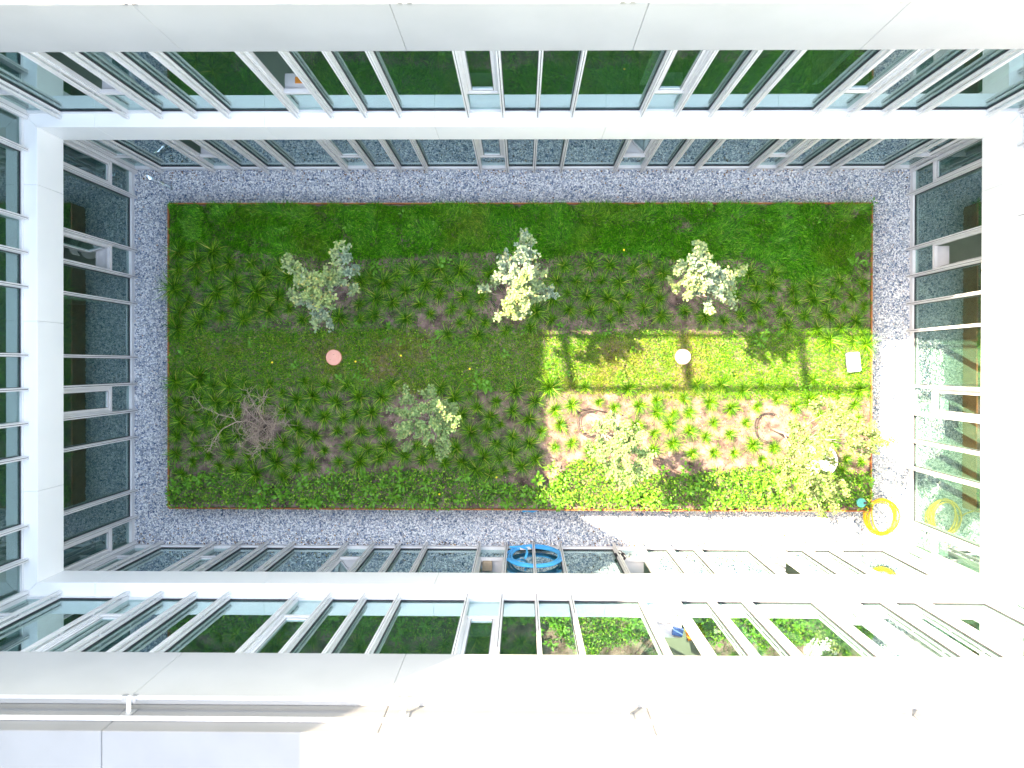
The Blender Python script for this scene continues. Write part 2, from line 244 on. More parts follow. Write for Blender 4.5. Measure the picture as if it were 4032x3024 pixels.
TREES={1: ((-3.93,1.369),[(-4.482,2.039,2.4,0.09),(-4.334,1.881,2.5,0.13),(-4.206,1.694,2.5,0.2),(-3.339,2.049,2.7,0.16),(-3.3,1.812,2.6,0.2),(-3.645,1.606,2.5,0.18),(-3.881,1.418,2.8,0.27),(-3.684,1.202,2.7,0.26),(-4.078,1.133,2.5,0.2),(-4.236,1.261,2.5,0.13),(-3.841,0.896,2.2,0.18),(-3.132,1.803,2.3,0.08),(-3.201,1.428,2.2,0.1),(-3.408,1.546,2.4,0.18),(-3.319,2.157,2.8,0.08),(-3.733,0.729,2.0,0.08)]),2: ((-0.404,1.359),[(0.039,2.265,3.5,0.1),(0.069,2.069,3.4,0.16),(0.089,1.842,3.3,0.2),(-0.286,1.852,3.1,0.17),(0.0,1.625,3.1,0.22),(-0.325,1.665,2.9,0.17),(-0.719,1.428,2.4,0.1),(-0.552,1.586,2.2,0.1),(-0.099,1.399,2.9,0.25),(0.295,1.576,2.8,0.2),(0.177,1.251,2.7,0.25),(-0.167,1.133,2.6,0.2),(0.502,1.349,2.5,0.13),(-0.227,0.916,2.3,0.13),(-0.492,0.926,2.0,0.08),(0.049,1.064,2.4,0.16)]),3: ((3.27,1.409),[(3.054,2.108,3.4,0.09),(3.122,1.96,3.3,0.14),(3.044,1.803,3.2,0.19),(3.329,1.773,3.2,0.19),(2.847,1.674,3.0,0.14),(3.576,1.566,2.9,0.2),(3.979,1.734,2.7,0.12),(3.3,1.527,3.0,0.26),(3.122,1.349,2.7,0.18),(2.847,1.458,2.3,0.08),(3.516,1.31,2.8,0.23),(3.901,1.152,2.4,0.1),(3.487,1.084,2.5,0.13),(3.802,1.418,2.6,0.14),(3.034,1.576,2.8,0.16),(2.778,1.645,2.2,0.06)]),4: ((-1.911,-1.074),[(-2.157,-0.64,2.4,0.17),(-1.763,-0.581,2.4,0.17),(-2.403,-0.896,2.2,0.15),(-2.0,-0.995,2.7,0.28),(-1.625,-0.906,2.8,0.28),(-1.369,-0.798,2.4,0.16),(-1.221,-0.995,2.7,0.13),(-2.285,-1.231,2.4,0.17),(-1.822,-1.261,2.6,0.2),(-1.438,-1.32,2.4,0.2),(-1.517,-1.625,2.1,0.14),(-2.236,-1.556,2.0,0.09),(-1.438,-1.084,2.6,0.18),(-1.625,-1.822,1.8,0.06)]),5: ((1.468,-1.251),[(1.625,-0.975,2.6,0.12),(1.409,-1.162,2.6,0.15),(1.724,-1.182,2.8,0.22),(2.069,-1.29,2.6,0.2),(1.527,-1.507,2.6,0.22),(1.871,-1.606,2.8,0.27),(2.246,-1.674,2.6,0.16),(1.704,-1.901,2.5,0.22),(2.039,-2.049,2.6,0.18),(1.389,-1.674,2.6,0.14),(2.236,-1.921,2.6,0.14),(1.231,-1.507,2.2,0.1),(1.911,-2.305,2.1,0.1)]),6: ((5.28,-1.34),[(5.388,-0.749,2.6,0.14),(5.683,-0.877,2.6,0.18),(5.94,-1.064,2.6,0.18),(6.255,-1.231,2.6,0.22),(6.599,-1.359,2.6,0.16),(5.152,-1.182,2.2,0.15),(5.023,-1.428,2.8,0.24),(5.319,-1.409,3.0,0.22),(4.886,-1.704,2.6,0.22),(5.112,-1.931,2.8,0.27),(5.575,-2.167,2.6,0.22),(5.989,-2.305,2.3,0.14),(4.866,-2.128,2.3,0.18),(5.427,-2.482,2.4,0.22),(5.9,-2.659,2.1,0.16),(5.782,-2.876,1.9,0.1),(6.068,-1.438,2.7,0.16),(5.152,-2.472,2.1,0.16),(6.018,-0.699,2.3,0.08),(6.452,-1.596,2.4,0.12),(5.526,-1.162,2.9,0.18),(5.683,-1.783,2.6,0.06),(5.191,-1.734,3.0,0.18)])}
DEAD=[[(-5.624,-1.349,0.47),(-5.536,-1.32,0.72),(-5.683,-1.162,1.02),(-5.821,-1.172,1.22),(-5.851,-1.084,1.32),(-6.058,-1.005,1.52),(-6.294,-0.847,1.72),(-6.442,-0.64,1.82)],[(-5.821,-1.172,1.22),(-6.038,-1.3,1.37),(-6.097,-1.428,1.47),(-6.166,-1.606,1.57),(-6.225,-1.714,1.62)],[(-5.575,-1.33,0.62),(-5.299,-1.212,1.02),(-5.329,-0.995,1.32),(-5.329,-0.788,1.62),(-5.339,-0.621,1.82),(-5.349,-0.502,1.92)],[(-5.575,-1.33,0.62),(-5.447,-1.162,1.02),(-5.555,-0.965,1.32),(-5.595,-0.827,1.42),(-5.555,-0.699,1.52)],[(-5.575,-1.33,0.62),(-5.467,-1.379,0.82),(-5.063,-1.221,1.12),(-4.866,-1.172,1.22),(-4.738,-1.221,1.32)],[(-5.575,-1.33,0.62),(-5.467,-1.389,0.92),(-5.555,-1.487,1.12),(-5.713,-1.635,1.32)],[(-5.575,-1.33,0.62),(-5.516,-1.418,0.82),(-5.408,-1.684,1.12),(-5.477,-1.822,1.22)],[(-5.575,-1.33,0.62),(-5.378,-1.399,0.82),(-5.211,-1.527,1.02)],[(-5.329,-1.241,0.92),(-5.181,-1.231,1.02),(-5.083,-1.015,1.12)],[(-5.339,-0.906,1.42),(-5.171,-0.758,1.52),(-5.122,-0.63,1.62)],[(-5.575,-1.33,0.62),(-5.654,-1.33,0.82),(-5.536,-1.507,0.92),(-5.496,-1.645,0.92)],[(-5.575,-1.33,0.62),(-5.319,-1.182,0.82),(-5.23,-1.271,0.92),(-5.161,-1.438,0.92)]]
RINGS=[(1.458,-1.251,0.29),(5.23,-1.33,0.33),(-0.463,1.438,0.23),(3.25,1.438,0.22),(-3.91,1.428,0.27)]
DAND=[(-5.319,0.039),(-2.581,0.187),(-3.546,0.059),(-1.123,-0.089),(-0.552,-2.384),(-1.763,-2.748),(-5.585,-2.768),(2.128,2.423)]
ARMS=[-4.35,-1.3,1.16,4.23]

# ------------------------------------------------------------------ the court: walls at these planes (world x right, y up in the picture)
XL, XR, YT, YB = -8.586, 8.453, 4.308, -4.008
ZL, ZF, ZR, ZP, ZC = 3.60, 2.867, 6.63, 7.893, 8.50      # ledge top, fascia foot, roof fascia foot, its top, coping
P = 0.25                                                  # how far ledge and roof fascia stand out
BX0, BX1, BY0, BY1 = -7.559, 7.359, -3.071, 3.415         # planted bed

# ground
g = MB().box(-60, 60, -60, 60, -0.4, -0.02).obj('ground', 'gravel_bed'); tag(g, kind='structure')
def ring_sheet(name, mat, z):
    v = [(XL-.1,YB-.1,z),(XR+.1,YB-.1,z),(XR+.1,YT+.1,z),(XL-.1,YT+.1,z),(BX0,BY0,z),(BX1,BY0,z),(BX1,BY1,z),(BX0,BY1,z)]
    return mesh_obj(name, v, [(0,1,5,4),(1,2,6,5),(2,3,7,6),(3,0,4,7)], mat)
tag(ring_sheet('gravel_path', 'gravel_bed', 0.0), kind='structure')
# loose stones on it
def stones(n, cx, cy, z, s0, s1, flat=0.55):
    base = np.array([(1,0,0),(-1,0,0),(0,1,0),(0,-1,0),(0,0,1),(0,0,-1)], float)
    fc = np.array([(0,2,4),(2,1,4),(1,3,4),(3,0,4),(2,0,5),(1,2,5),(3,1,5),(0,3,5)])
    sz = RNG.uniform(s0, s1, (n,1,1)); V = base[None]*sz*RNG.uniform(0.55, 1.35, (n,6,1))
    V += RNG.normal(0, .16, (n,6,3))*sz
    V[:,:,2] *= flat
    # random rotations
    q = RNG.normal(size=(n,4)); q /= np.linalg.norm(q,axis=1,keepdims=True); a,b,c,d = q.T
    R = np.stack([1-2*(c*c+d*d),2*(b*c-a*d),2*(b*d+a*c),2*(b*c+a*d),1-2*(b*b+d*d),2*(c*d-a*b),2*(b*d-a*c),2*(c*d+a*b),1-2*(b*b+c*c)],1).reshape(n,3,3)
    V = np.einsum('nij,nkj->nki', R, V)
    V += np.stack([cx,cy,z],1)[:,None,:]
    F = (fc[None]+6*np.arange(n)[:,None,None]).reshape(-1,3)
    return V.reshape(-1,3), F
n = 230000
gx = RNG.uniform(XL+.02, XR-.02, n); gy = RNG.uniform(YB+.02, YT-.02, n)
k = (gx < BX0-.015) | (gx > BX1+.015) | (gy < BY0-.015) | (gy > BY1+.015); gx, gy = gx[k], gy[k]
V, F = stones(len(gx), gx, gy, RNG.uniform(0.0, 0.022, len(gx)), 0.013, 0.030)
gr = bigmesh('gravel_stones', V, F, 'pebble'); tag(gr, 'pale blue-grey loose gravel filling the path around the planted bed', 'gravel', kind='stuff')

# ------------------------------------------------------------------ the four wings
def wing(name, side, label):
    """local x along the wall, y out into the court, z up"""
    ZC = 8.50
    if side == 'top':    o = empty(name, (0, YT, 0)); ZC = 8.12; o.rotation_euler = (0,0,math.pi); L0, L1 = -XR, -XL; f = lambda i: -(-7.923+.5832*i); n0, n1 = -1, 28
    if side == 'bottom': o = empty(name, (0, YB, 0)); L0, L1 = XL, XR; f = lambda i: -7.923+.5832*i; n0, n1 = -1, 28
    if side == 'left':   o = empty(name, (XL, 0, 0)); o.rotation_euler = (0,0,-math.pi/2); L0, L1 = -YT, -YB; f = lambda i: -4.245+.5852*i; n0, n1 = 0, 14
    if side == 'right':  o = empty(name, (XR, 0, 0)); o.rotation_euler = (0,0,math.pi/2); L0, L1 = YB, YT; f = lambda i: 4.293-.591*i; n0, n1 = 0, 14
    tag(o, label, 'building', 'wings of the building around the court')
    long_ = side in ('top','bottom')
    skip = {1,6,11,16,21,26} if long_ else ({2,6,11} if side == 'left' else {2,7,12})
    vents = [-1,2,7,12,17,22,27] if long_ else [0,3,8,13]
    fins = [i for i in range(n0, n1+1) if i not in skip]
    joints = sorted(f(i) for i in skip)
    # --- panels, mitred at the corners
    def ring_part(nm, y0, y1, z0, z1, mat, cuts, gap=0.002, bev=0.006):
        es = [None] + cuts + [None]
        for a in range(len(es)-1):
            l0 = (L0+y0, L0+y1) if es[a] is None else (es[a]+gap,)*2
            l1 = (L1-y0, L1-y1) if es[a+1] is None else (es[a+1]-gap,)*2
            if es[a] is None: l0 = (l0[0]+.002, l0[1]+.002)
            if es[a+1] is None: l1 = (l1[0]-.002, l1[1]-.002)
            p = MB().prism([(l0[0],y0),(l1[0],y0),(l1[1],y1),(l0[1],y1)], z0, z1).obj(nm, mat, o)
            if bev: bevel(p, bev, 2)
    ring_part('ledge_panel', 0.004, P, ZF, ZL, 'white_panel', joints)
    ring_part('parapet_panel', 0.152, P, ZR, ZP, 'parapet_toned_down', joints)
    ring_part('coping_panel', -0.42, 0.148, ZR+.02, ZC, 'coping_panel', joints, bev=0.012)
    # closing strips a little behind the joints
    for z0, z1, y1 in ((ZF+.03, ZL-.03, P-.03), (ZR+.03, ZP-.03, P-.03), (ZR+.05, ZC-.03, 0.12)):
        for j in joints: MB().box(j-.03, j+.03, 0.03 if y1 > .2 and z0 < 5 else -.3, y1, z0, z1).obj('joint_backing', 'white_panel', o)
    # --- structure behind
    ring_part('floor_slab', -7.0, 0.0, ZF+.04, ZL-.06, 'interior_ceiling', [], bev=0)
    ring_part('roof_slab', -7.0, 0.15-.6, ZR+.02, ZC-.15, 'roof_membrane', [], bev=0)
    ring_part('room_floor', -6.6, -0.03, ZL-.055, ZL-.01, 'interior_floor', [], bev=0)
    ring_part('room_floor', -6.6, -0.03, 0.005, 0.03, 'interior_floor', [], bev=0)
    ring_part('back_wall', -4.4, -4.25, 0.04, ZF+.03, 'interior_wall', [], bev=0)
    ring_part('back_wall', -4.4, -4.25, ZL, ZR, 'interior_wall', [], bev=0)
    MB().box(L0-6, L1+6, -7.2, -7.0, 0, ZC-.1).obj('outer_wall', 'render_wall', o)
    # partition walls
    for i in (list(skip)[::2] if long_ else [sorted(skip)[1]]):
        for z0, z1 in ((0.04, ZF+.03), (ZL, ZR)):
            MB().box(f(i)-.62-.06, f(i)-.62+.06, -4.24, -0.45, z0, z1).obj('partition_wall', 'interior_wall', o)
    # --- curtain wall, two storeys
    protos = {}
    for lev, z0, z1 in ((0, 0.0, ZF+.035), (1, ZL+.004, ZR+.015)):
        zb = z0 + (0.13 if lev == 0 else 0.05)               # top of the sill rail
        MB().box(L0, L1, -0.05, 0.045 if lev == 0 else 0.02, z0+.001, zb).obj('sill_rail', 'white_frame', o)
        MB().box(L0, L1, -0.045, 0.0, z1-.10, z1-.002).obj('head_rail', 'white_frame', o)
        for i in fins:
            x = f(i)
            if (lev,'m') not in protos:
                m = bevel(MB().box(-.028, .028, -.06, .045, zb+.001 if lev == 0 else zb+.001, z1-.004).obj('mullion', 'white_frame', o), .003)
                r = MB().box(-.027, -.006, .085, .125, z0+.015, z1-.02).box(.006, .027, .085, .125, z0+.015, z1-.02).obj('outer_rail', 'white_frame', m)
                bs = [MB().box(-.018, .018, .046, .084, z, z+.035).obj('bracket', 'grey_rail', m) for z in (z0+.22, z0+1.05, z0+1.88, z0+2.6)]
                gk = [MB().box(-.0055, .0055, .087, .112, z0+.02, z1-.025).obj('rail_slot', 'gasket', m)]
                m.location = (x, 0, 0); protos[(lev,'m')] = (m, [r]+bs+gk)
            else:
                m, ch = protos[(lev,'m')]; c = copy_child(m, o); c.location = (x, 0, 0)
                for q in ch: copy_child(q, c)
        edges = sorted([(f(i), i) for i in fins])
        sgn = 1 if f(1) > f(0) else -1
        for a in range(len(fins)-1):
            i, j = fins[a], fins[a+1]; xa, xb = sorted((f(i), f(j))); xa += .029; xb -= .029
            if i in vents:
                zt = zb + 0.72 if lev == 0 else zb + 0.80
                MB().box(xa, xb, -.05, .012, zt, zt+.055).obj('transom', 'white_frame', o)
                MB().box(xa, xb, -.022, -.020, zb+.002, zt-.002).obj('pane', 'pane_glass', o)
                # outer frame of the opening light and its sash
                fw = .035; m = MB(); za, zc = zt+.057, z1-.104
                m.box(xa, xa+fw, -.05, .02, za, zc).box(xb-fw, xb, -.05, .02, za, zc).box(xa+fw+.001, xb-fw-.001, -.05, .02, za, za+fw).box(xa+fw+.001, xb-fw-.001, -.05, .02, zc-fw, zc)
                vf = m.obj('vent_window', 'white_frame', o)
                wa, wb, sa_, sb_ = xa+fw+.004, xb-fw-.004, za+fw+.004, zc-fw-.004
                W_ = wb-wa; s = MB(); sw = .055
                s.box(0, sw, -.045, .008, 0, sb_-sa_).box(W_-sw, W_, -.045, .008, 0, sb_-sa_).box(sw+.001, W_-sw-.001, -.045, .008, 0, sw).box(sw+.001, W_-sw-.001, -.045, .008, sb_-sa_-sw, sb_-sa_)
                sash = s.obj('sash', 'white_frame', vf)
                pn = MB().box(sw+.001, W_-sw-.001, -.022, -.020, sw+.001, sb_-sa_-sw-.001).obj('pane', 'pane_glass', sash)
                pn.parent = vf
                gk = MB().box(sw-.004, sw+.004, .0085, .0105, sw, sb_-sa_-sw).box(W_-sw-.004, W_-sw+.004, .0085, .0105, sw, sb_-sa_-sw).box(sw, W_-sw, .0085, .0105, sw-.004, sw+.004).obj('gasket_strip', 'gasket', vf)
                hd = MB().box(W_-sw*.7, W_-sw*.3, -.085, -.046, .45, .60).obj('handle', 'grey_rail', vf)
                op = OPEN.get((side, lev, i), 0.0)
                for q in (sash, pn, gk, hd): q.location = (wa, -.002, sa_); q.rotation_euler = (0,0,-op)
                MB().box(xa+fw, xb-fw, -.30, -.051, za-.02, za).obj('window_board', 'white_frame', o)
            else:
                MB().box(xa, xb, -.022, -.020, zb+.002, z1-.102).obj('pane', 'pane_glass', o)
                MB().box(xa-.001, xa+.008, -.019, .004, zb+.002, z1-.102).box(xb-.008, xb+.001, -.019, .004, zb+.002, z1-.102).box(xa+.009, xb-.009, -.019, .004, zb+.001, zb+.010).obj('glazing_bead', 'gasket', o)
    return o, f
OPEN = {('top',1,2):1.15, ('top',1,7):1.1, ('top',1,-1):0.9, ('top',0,2):1.0, ('top',0,17):-0.0, ('bottom',0,7):0.9, ('bottom',0,12):1.35, ('bottom',0,17):1.2,
        ('bottom',0,22):0.9, ('bottom',1,17):1.4, ('left',0,3):1.3, ('right',0,3):1.3, ('top',0,17):0.8, ('top',0,27):0.7}
wT, fT = wing('building_wing', 'top', 'white and glass wing along the top side, wholly in shade, with reflections of green grass')
wB, fB = wing('building_wing', 'bottom', 'long wing along the bottom side, half of its white ledge in sunshine, rail above')
wL, fL = wing('building_wing', 'left', 'short shaded wing on the left side, beside the bluish gravel')
wR, fR = wing('building_wing', 'right', 'short sunlit wing on the right side, light falling into its rooms')

# taller parts of the building behind the left wing (their shade falls over the court)
up1 = empty('roof_storey', (XL-.25, 0, 0)); tag(up1, 'set-back white roof storey rising over the left wing', 'building')
MB().box(-6.4, 0.0, 2.25, 9.5, ZC-.14, 11.83).obj('wall', 'render_wall', up1)
MB().box(-6.3, -.1, 2.35, 9.4, 11.832, 11.86).obj('roof', 'roof_membrane', up1)
tw = empty('stair_tower', (XL-.25, 0, 0)); tag(tw, 'tall white stair tower above the lower end of the left wing', 'building')
MB().box(-6.4, 0.0, -6.5, 2.246, ZC-.14, 16.5).obj('wall', 'render_wall', tw)
MB().box(-6.3, -.1, -6.4, 2.14, 16.502, 16.53).obj('roof', 'roof_membrane', tw)
# unseen frame over the top wing, added to throw thin bar shadows on the lawn
pg = empty('shadow_frame', (0, 0, 0)); tag(pg, 'unseen steel frame above the top wing, added to cast bar shadows on the lawn', 'shadow_frame')
MB().box(-8.6, 0.6, 4.18, 4.26, 10.94, 11.0).obj('front_bar', 'white_frame', pg)
for x0 in (-7.54, -5.03, -2.56, -0.10):
    p = MB().box(-.06, .06, 0.0, 4.3, 10.88, 11.0).obj('beam', 'white_frame', pg); p.location = (x0, 4.27, 0); p.rotation_euler = (0,0,math.radians(8))
    for yy in (6.6,): MB().box(x0-.06-.33, x0+.06-.33, yy, yy+.12, 7.9, 10.87).obj('post', 'white_frame', pg)

# pipe rail held off the lower parapet by short arms
for wname, yb, sg, xs in (('bottom', YB, 1, ARMS), ('top', YT, -1, ARMS)):
    r = empty('pipe_rail', (0, yb+sg*.15, 8.05))
    tag(r, 'thin white pipe rail on arms along the %s parapet' % ('bottom' if sg > 0 else 'top'), 'rail', 'pipe rails on the parapets')
    MB().tube([(XL+.6, sg*.146, 0), (XR-.6, sg*.146, 0)], .024, 10).obj('pipe', 'grey_rail', r, True)
    MB().box(XL+.6, XR-.6, *sorted((sg*.006, sg*.03)), .18, .24).obj('back_strip', 'white_frame', r)
    for x in xs:
        a = MB().box(x-.018, x+.018, *sorted((sg*.012, sg*.15)), .03, .06).obj('arm', 'white_frame', r)
        a = MB().box(x-.06, x+.06, *sorted((sg*.001, sg*.011)), -.02, .12).obj('base_plate', 'galvanised', r)
        for dx in (-.07, .04):
            MB().box(x+dx-.02, x+dx+.03, *sorted((sg*.115, sg*.178)), -.03, .03).obj('clamp', 'galvanised', r)

# ------------------------------------------------------------------ the planted bed
ZB = 0.46
bed = mesh_obj('planted_bed', [], [], 'soil')
nx, ny = 300, 130
X, Y = np.meshgrid(np.linspace(BX0+.01, BX1-.01, nx), np.linspace(BY0+.01, BY1-.01, ny))
def vnoise(X, Y, s, seed=0):
    r = np.random.default_rng(seed); gsz = 64; G = r.random((gsz, gsz))
    u, v = X/s + 31.7, Y/s + 17.3; i, j = np.floor(u).astype(int), np.floor(v).astype(int); a, b = u-i, v-j
    a, b = a*a*(3-2*a), b*b*(3-2*b); q = lambda m, n_: G[m % gsz, n_ % gsz]
    return (q(i,j)*(1-a)+q(i+1,j)*a)*(1-b)+(q(i,j+1)*(1-a)+q(i+1,j+1)*a)*b
def soil_z(X, Y): return ZB + 0.04*(vnoise(X,Y,.5,3)-.5) + .02*(vnoise(X,Y,.12,4)-.5)
Z = soil_z(X, Y)
V = np.stack([X,Y,Z],2).reshape(-1,3); idx = np.arange(nx*ny).reshape(ny,nx)
a, b, c, d = idx[:-1,:-1].ravel(), idx[:-1,1:].ravel(), idx[1:,1:].ravel(), idx[1:,:-1].ravel()
bpy.data.objects.remove(bed)
bed = bigmesh('planted_bed', V, np.concatenate([np.stack([a,b,c],1), np.stack([a,c,d],1)]), 'soil', smooth=True); tag(bed, kind='structure')
ed = empty('bed_edging', ((BX0+BX1)/2, (BY0+BY1)/2, 0)); tag(ed, 'rusty steel strip edging standing around the planted bed', 'edging')
T_ = .024; hx, hy = (BX1-BX0)/2, (BY1-BY0)/2
for k in range(5):
    a = -hx + k*(2*hx/5); b = a + 2*hx/5
    for s in (-1, 1): MB().box(a+.002, b-.002, *sorted((s*hy, s*(hy+T_))), -.02, ZB+.042+.004*math.sin(k*3+s)).obj('edging_plate', 'rusty_steel', ed)
for k in range(2):
    a = -hy + k*hy
    for s in (-1, 1): MB().box(*sorted((s*hx, s*(hx+T_))), a+.002, a+hy-.002, -.02, ZB+.041+.003*math.sin(k*2+s)).obj('edging_plate', 'rusty_steel', ed)
# mulch crumbs
n = 26000; mx_, my_ = RNG.uniform(BX0+.03, BX1-.03, n), RNG.uniform(BY0+.03, BY1-.03, n)
V, F = stones(n, mx_, my_, soil_z(mx_, my_)+.002, 0.005, 0.016, .5)
tag(bigmesh('mulch_crumbs', V, F, 'mulch'), 'brown crumbs of soil and mulch over the bed', 'mulch', kind='stuff')

# zones of the bed, by y (wavy edges)
def wav(X, s, amp, seed): return (vnoise(X, X*0+.5, s, seed)-.5)*2*amp
def blades(n, x, y, z, L, W, lean, ang):
    """blade of three triangles: base pair, middle pair, tip"""
    dx, dy = np.cos(ang), np.sin(ang); px, py = -dy, dx
    h1 = L*.55*np.cos(lean*.6); o1 = L*.55*np.sin(lean*.6); h2 = h1 + L*.45*np.cos(lean*1.35); o2 = o1 + L*.45*np.sin(lean*1.35)
    V = np.empty((n,5,3))
    for k, (o, h, ww) in enumerate(((0,0,1),(0,0,-1),(o1,h1,.8),(o1,h1,-.8),(o2,h2,0))):
        V[:,k,0] = x+dx*o+px*W*ww/2; V[:,k,1] = y+dy*o+py*W*ww/2; V[:,k,2] = z+h
    F = (np.array([(0,1,2),(1,3,2),(2,3,4)])[None]+5*np.arange(n)[:,None,None]).reshape(-1,3)
    return V.reshape(-1,3), F
def scatter(n, x0, x1, y0, y1, dens):
    x, y = RNG.uniform(x0, x1, n), RNG.uniform(y0, y1, n); k = RNG.random(n) < dens(x, y); return x[k], y[k]
def spots(x, y, L):
    d = np.zeros_like(x)
    for cx, cy, r in L: d = np.maximum(d, np.exp(-(((x-cx)**2+(y-cy)**2)/r**2)**1.5))
    return d
BARE = [(-1.95,.85,.32),(-1.75,.62,.25),(7.0,3.2,.1),(3.45,2.95,.18),(3.3,1.5,.45),(.75,1.6,.3),(-3.9,1.5,.35),(-.4,1.5,.3),(5.6,3.1,.1),(1.5,-1.2,.4),(5.3,-1.3,.4),(-5.4,-1.4,.5)]
def inb(x, y): return (x > BX0+.02) & (x < BX1-.02) & (y > BY0+.02) & (y < BY1-.02)
# tall lawn along the top
edge1 = lambda x: 2.30 + wav(x, 1.1, .16, 21) + .12*np.clip((x+4)/-3,0,1) - .45*np.clip((x-4.6)/1.2,0,1)*(x<7)
x, y = scatter(210000, BX0+.02, BX1-.02, 1.5, BY1-.02, lambda x, y: np.clip((y-edge1(x))/.12+.5, .10, 1)*(1-.9*spots(x,y,BARE))*(0.55+.45*vnoise(x,y,.35,8)))
n = len(x); fl = vnoise(x,y,.6,31)*9+vnoise(x,y,.17,32)*2.5
V, F = blades(n, x, y, soil_z(x,y)-.005, RNG.uniform(.08,.19,n), RNG.uniform(.006,.012,n), RNG.uniform(.6,1.3,n), fl+RNG.normal(0,.75,n))
tag(bigmesh('lawn_grass', V, F, 'lawn_blade'), 'long deep green grass combed in swirls along the top of the bed', 'grass', kind='stuff')
# short worn lawn across the middle
bot2 = lambda x: -.55 + wav(x, .9, .10, 22) - .12*(x > 3)
top2 = lambda x: .72 + wav(x, .8, .10, 23)
x, y = scatter(230000, BX0+.02, BX1-.02, -.9, 1.1, lambda x, y: np.clip(np.minimum((top2(x)-y), (y-bot2(x)))/.12+.5, 0.04, 1)*(1-.85*spots(x,y,BARE))*(.5+.5*vnoise(x,y,.3,9)))
n = len(x)
V, F = blades(n, x, y, soil_z(x,y)-.004, RNG.uniform(.035,.09,n), RNG.uniform(.006,.011,n), RNG.uniform(.3,1.2,n), RNG.uniform(0,6.28,n))
tag(bigmesh('short_grass', V, F, 'short_blade'), 'short worn olive grass across the middle of the bed', 'grass', kind='stuff')
# thin moss and grass between the clumps, and grass among the weeds
lowtop = lambda x: np.interp(x, [-7.7,-6.2,-5.6,-4.2,-3,-1.6,-.6,.5,1.1,3,5.5,7.5], [-2.45,-2.35,-2.6,-2.45,-2.3,-2.25,-2.55,-2.65,-2.0,-2.35,-2.1,-2.25]) + wav(x,.5,.08,24)
x, y = scatter(170000, BX0+.02, BX1-.02, BY0+.02, 2.5, lambda x, y: np.where(y < lowtop(x), .85*(y > BY0+.12), np.where(y > .6, .40+.30*np.clip((-x-3)/4,0,1), .06+.16*np.clip((-x-4)/3,0,1)))*(1-.9*spots(x,y,BARE)))
n = len(x)
V, F = blades(n, x, y, soil_z(x,y)-.004, RNG.uniform(.05,.15,n), RNG.uniform(.006,.011,n), RNG.uniform(.3,1.2,n), RNG.uniform(0,6.28,n))
tag(bigmesh('wild_grass', V, F, 'lawn_blade'), 'wild grass growing among the weeds and between the clumps', 'grass', kind='stuff')
# small round-leaved ground cover
def leaves(n, x, y, z, L, asp, tilt, ang):
    """folded six-triangle leaf"""
    prof = np.array([(0,0,0),(.3,.42,.10),(.3,-.42,.10),(.7,.36,.08),(.7,-.36,.08),(1,0,-.08),(.45,0,-.02)])
    ft = np.array([(0,1,6),(1,3,6),(3,5,6),(5,4,6),(4,2,6),(2,0,6)])
    ct, st, cg, sg = np.cos(tilt), np.sin(tilt), np.cos(ang), np.sin(ang)
    V = np.empty((n,7,3)); roll = RNG.normal(0,.35,n)
    for k, (u, v, h) in enumerate(prof):
        a, b, c = u*L, v*L*asp, h*L + v*L*asp*roll
        hx_ = a*ct - c*st; V[:,k,2] = z + a*st + c*ct; V[:,k,0] = x + hx_*cg - b*sg; V[:,k,1] = y + hx_*sg + b*cg
    F = (ft[None]+7*np.arange(n)[:,None,None]).reshape(-1,3); return V.reshape(-1,3), F
x, y = scatter(150000, BX0-.02, BX1+.02, BY0+.01, BY1-.03, lambda x, y: np.where(y < lowtop(x)+.05, .72*(.3+.7*vnoise(x,y,.3,41)), np.where((y<.75)&(y>-.6), .04+.16*np.clip((-x-1)/4,0,1)*vnoise(x,y,.5,42)+.35*(vnoise(x,y,.22,43)>.78), np.where(y>2.35, .05*(vnoise(x,y,.25,44)>.6)+.008, .01))))
n = len(x); low = y < lowtop(x)+.05
V, F = leaves(n, x, y, soil_z(x,y)+np.where(low, RNG.uniform(.03,.17,n), RNG.uniform(.03,.07,n)), RNG.uniform(.022,.052,n)*np.where(low,1.1,.9), RNG.uniform(.55,1.0,n), RNG.normal(.1,.35,n), RNG.uniform(0,6.28,n))
tag(bigmesh('ground_cover', V, F, 'clover_leaf'), 'small round-leaved green ground cover in the lower border', 'ground cover', kind='stuff')

# ------------------------------------------------------------------ sedge clumps
def clump_mesh(seed, nb=120, R=.25):
    r = np.random.default_rng(seed); V, Fc = [], []
    for k in range(nb):
        a = r.uniform(0, 2*math.pi); L = r.uniform(.45,1.25)*R*1.25; lean0 = r.uniform(.15,1.0); w_ = r.uniform(.0055,.0105); z = 0.0; x = r.uniform(0,.03)
        ox, oy = r.normal(0,.018,2); th = lean0; b = len(V); S = 3; px, py = -math.sin(a), math.cos(a)
        tw_ = r.normal(0,.25)
        for s in range(S+1):
            ww = w_*(1-.92*(s/S)**2)/2; aa = a+tw_*(s/S); V.append((ox+x*math.cos(aa)+px*ww, oy+x*math.sin(aa)+py*ww, z)); V.append((ox+x*math.cos(aa)-px*ww, oy+x*math.sin(aa)-py*ww, z))
            x += L/S*math.sin(th); z += L/S*math.cos(th); th += .48+.12*r.random()
        for s in range(S): Fc += [(b+2*s, b+2*s+1, b+2*s+2), (b+2*s+1, b+2*s+3, b+2*s+2)]
    me = bpy.data.meshes.new('sedge_blades'); me.from_pydata(V, [], Fc); me.materials.append(MATS['sedge_blade']); me.update(); return me
CM = [clump_mesh(100+k, nb=random.choice((190,215,240)), R=.24) for k in range(8)]
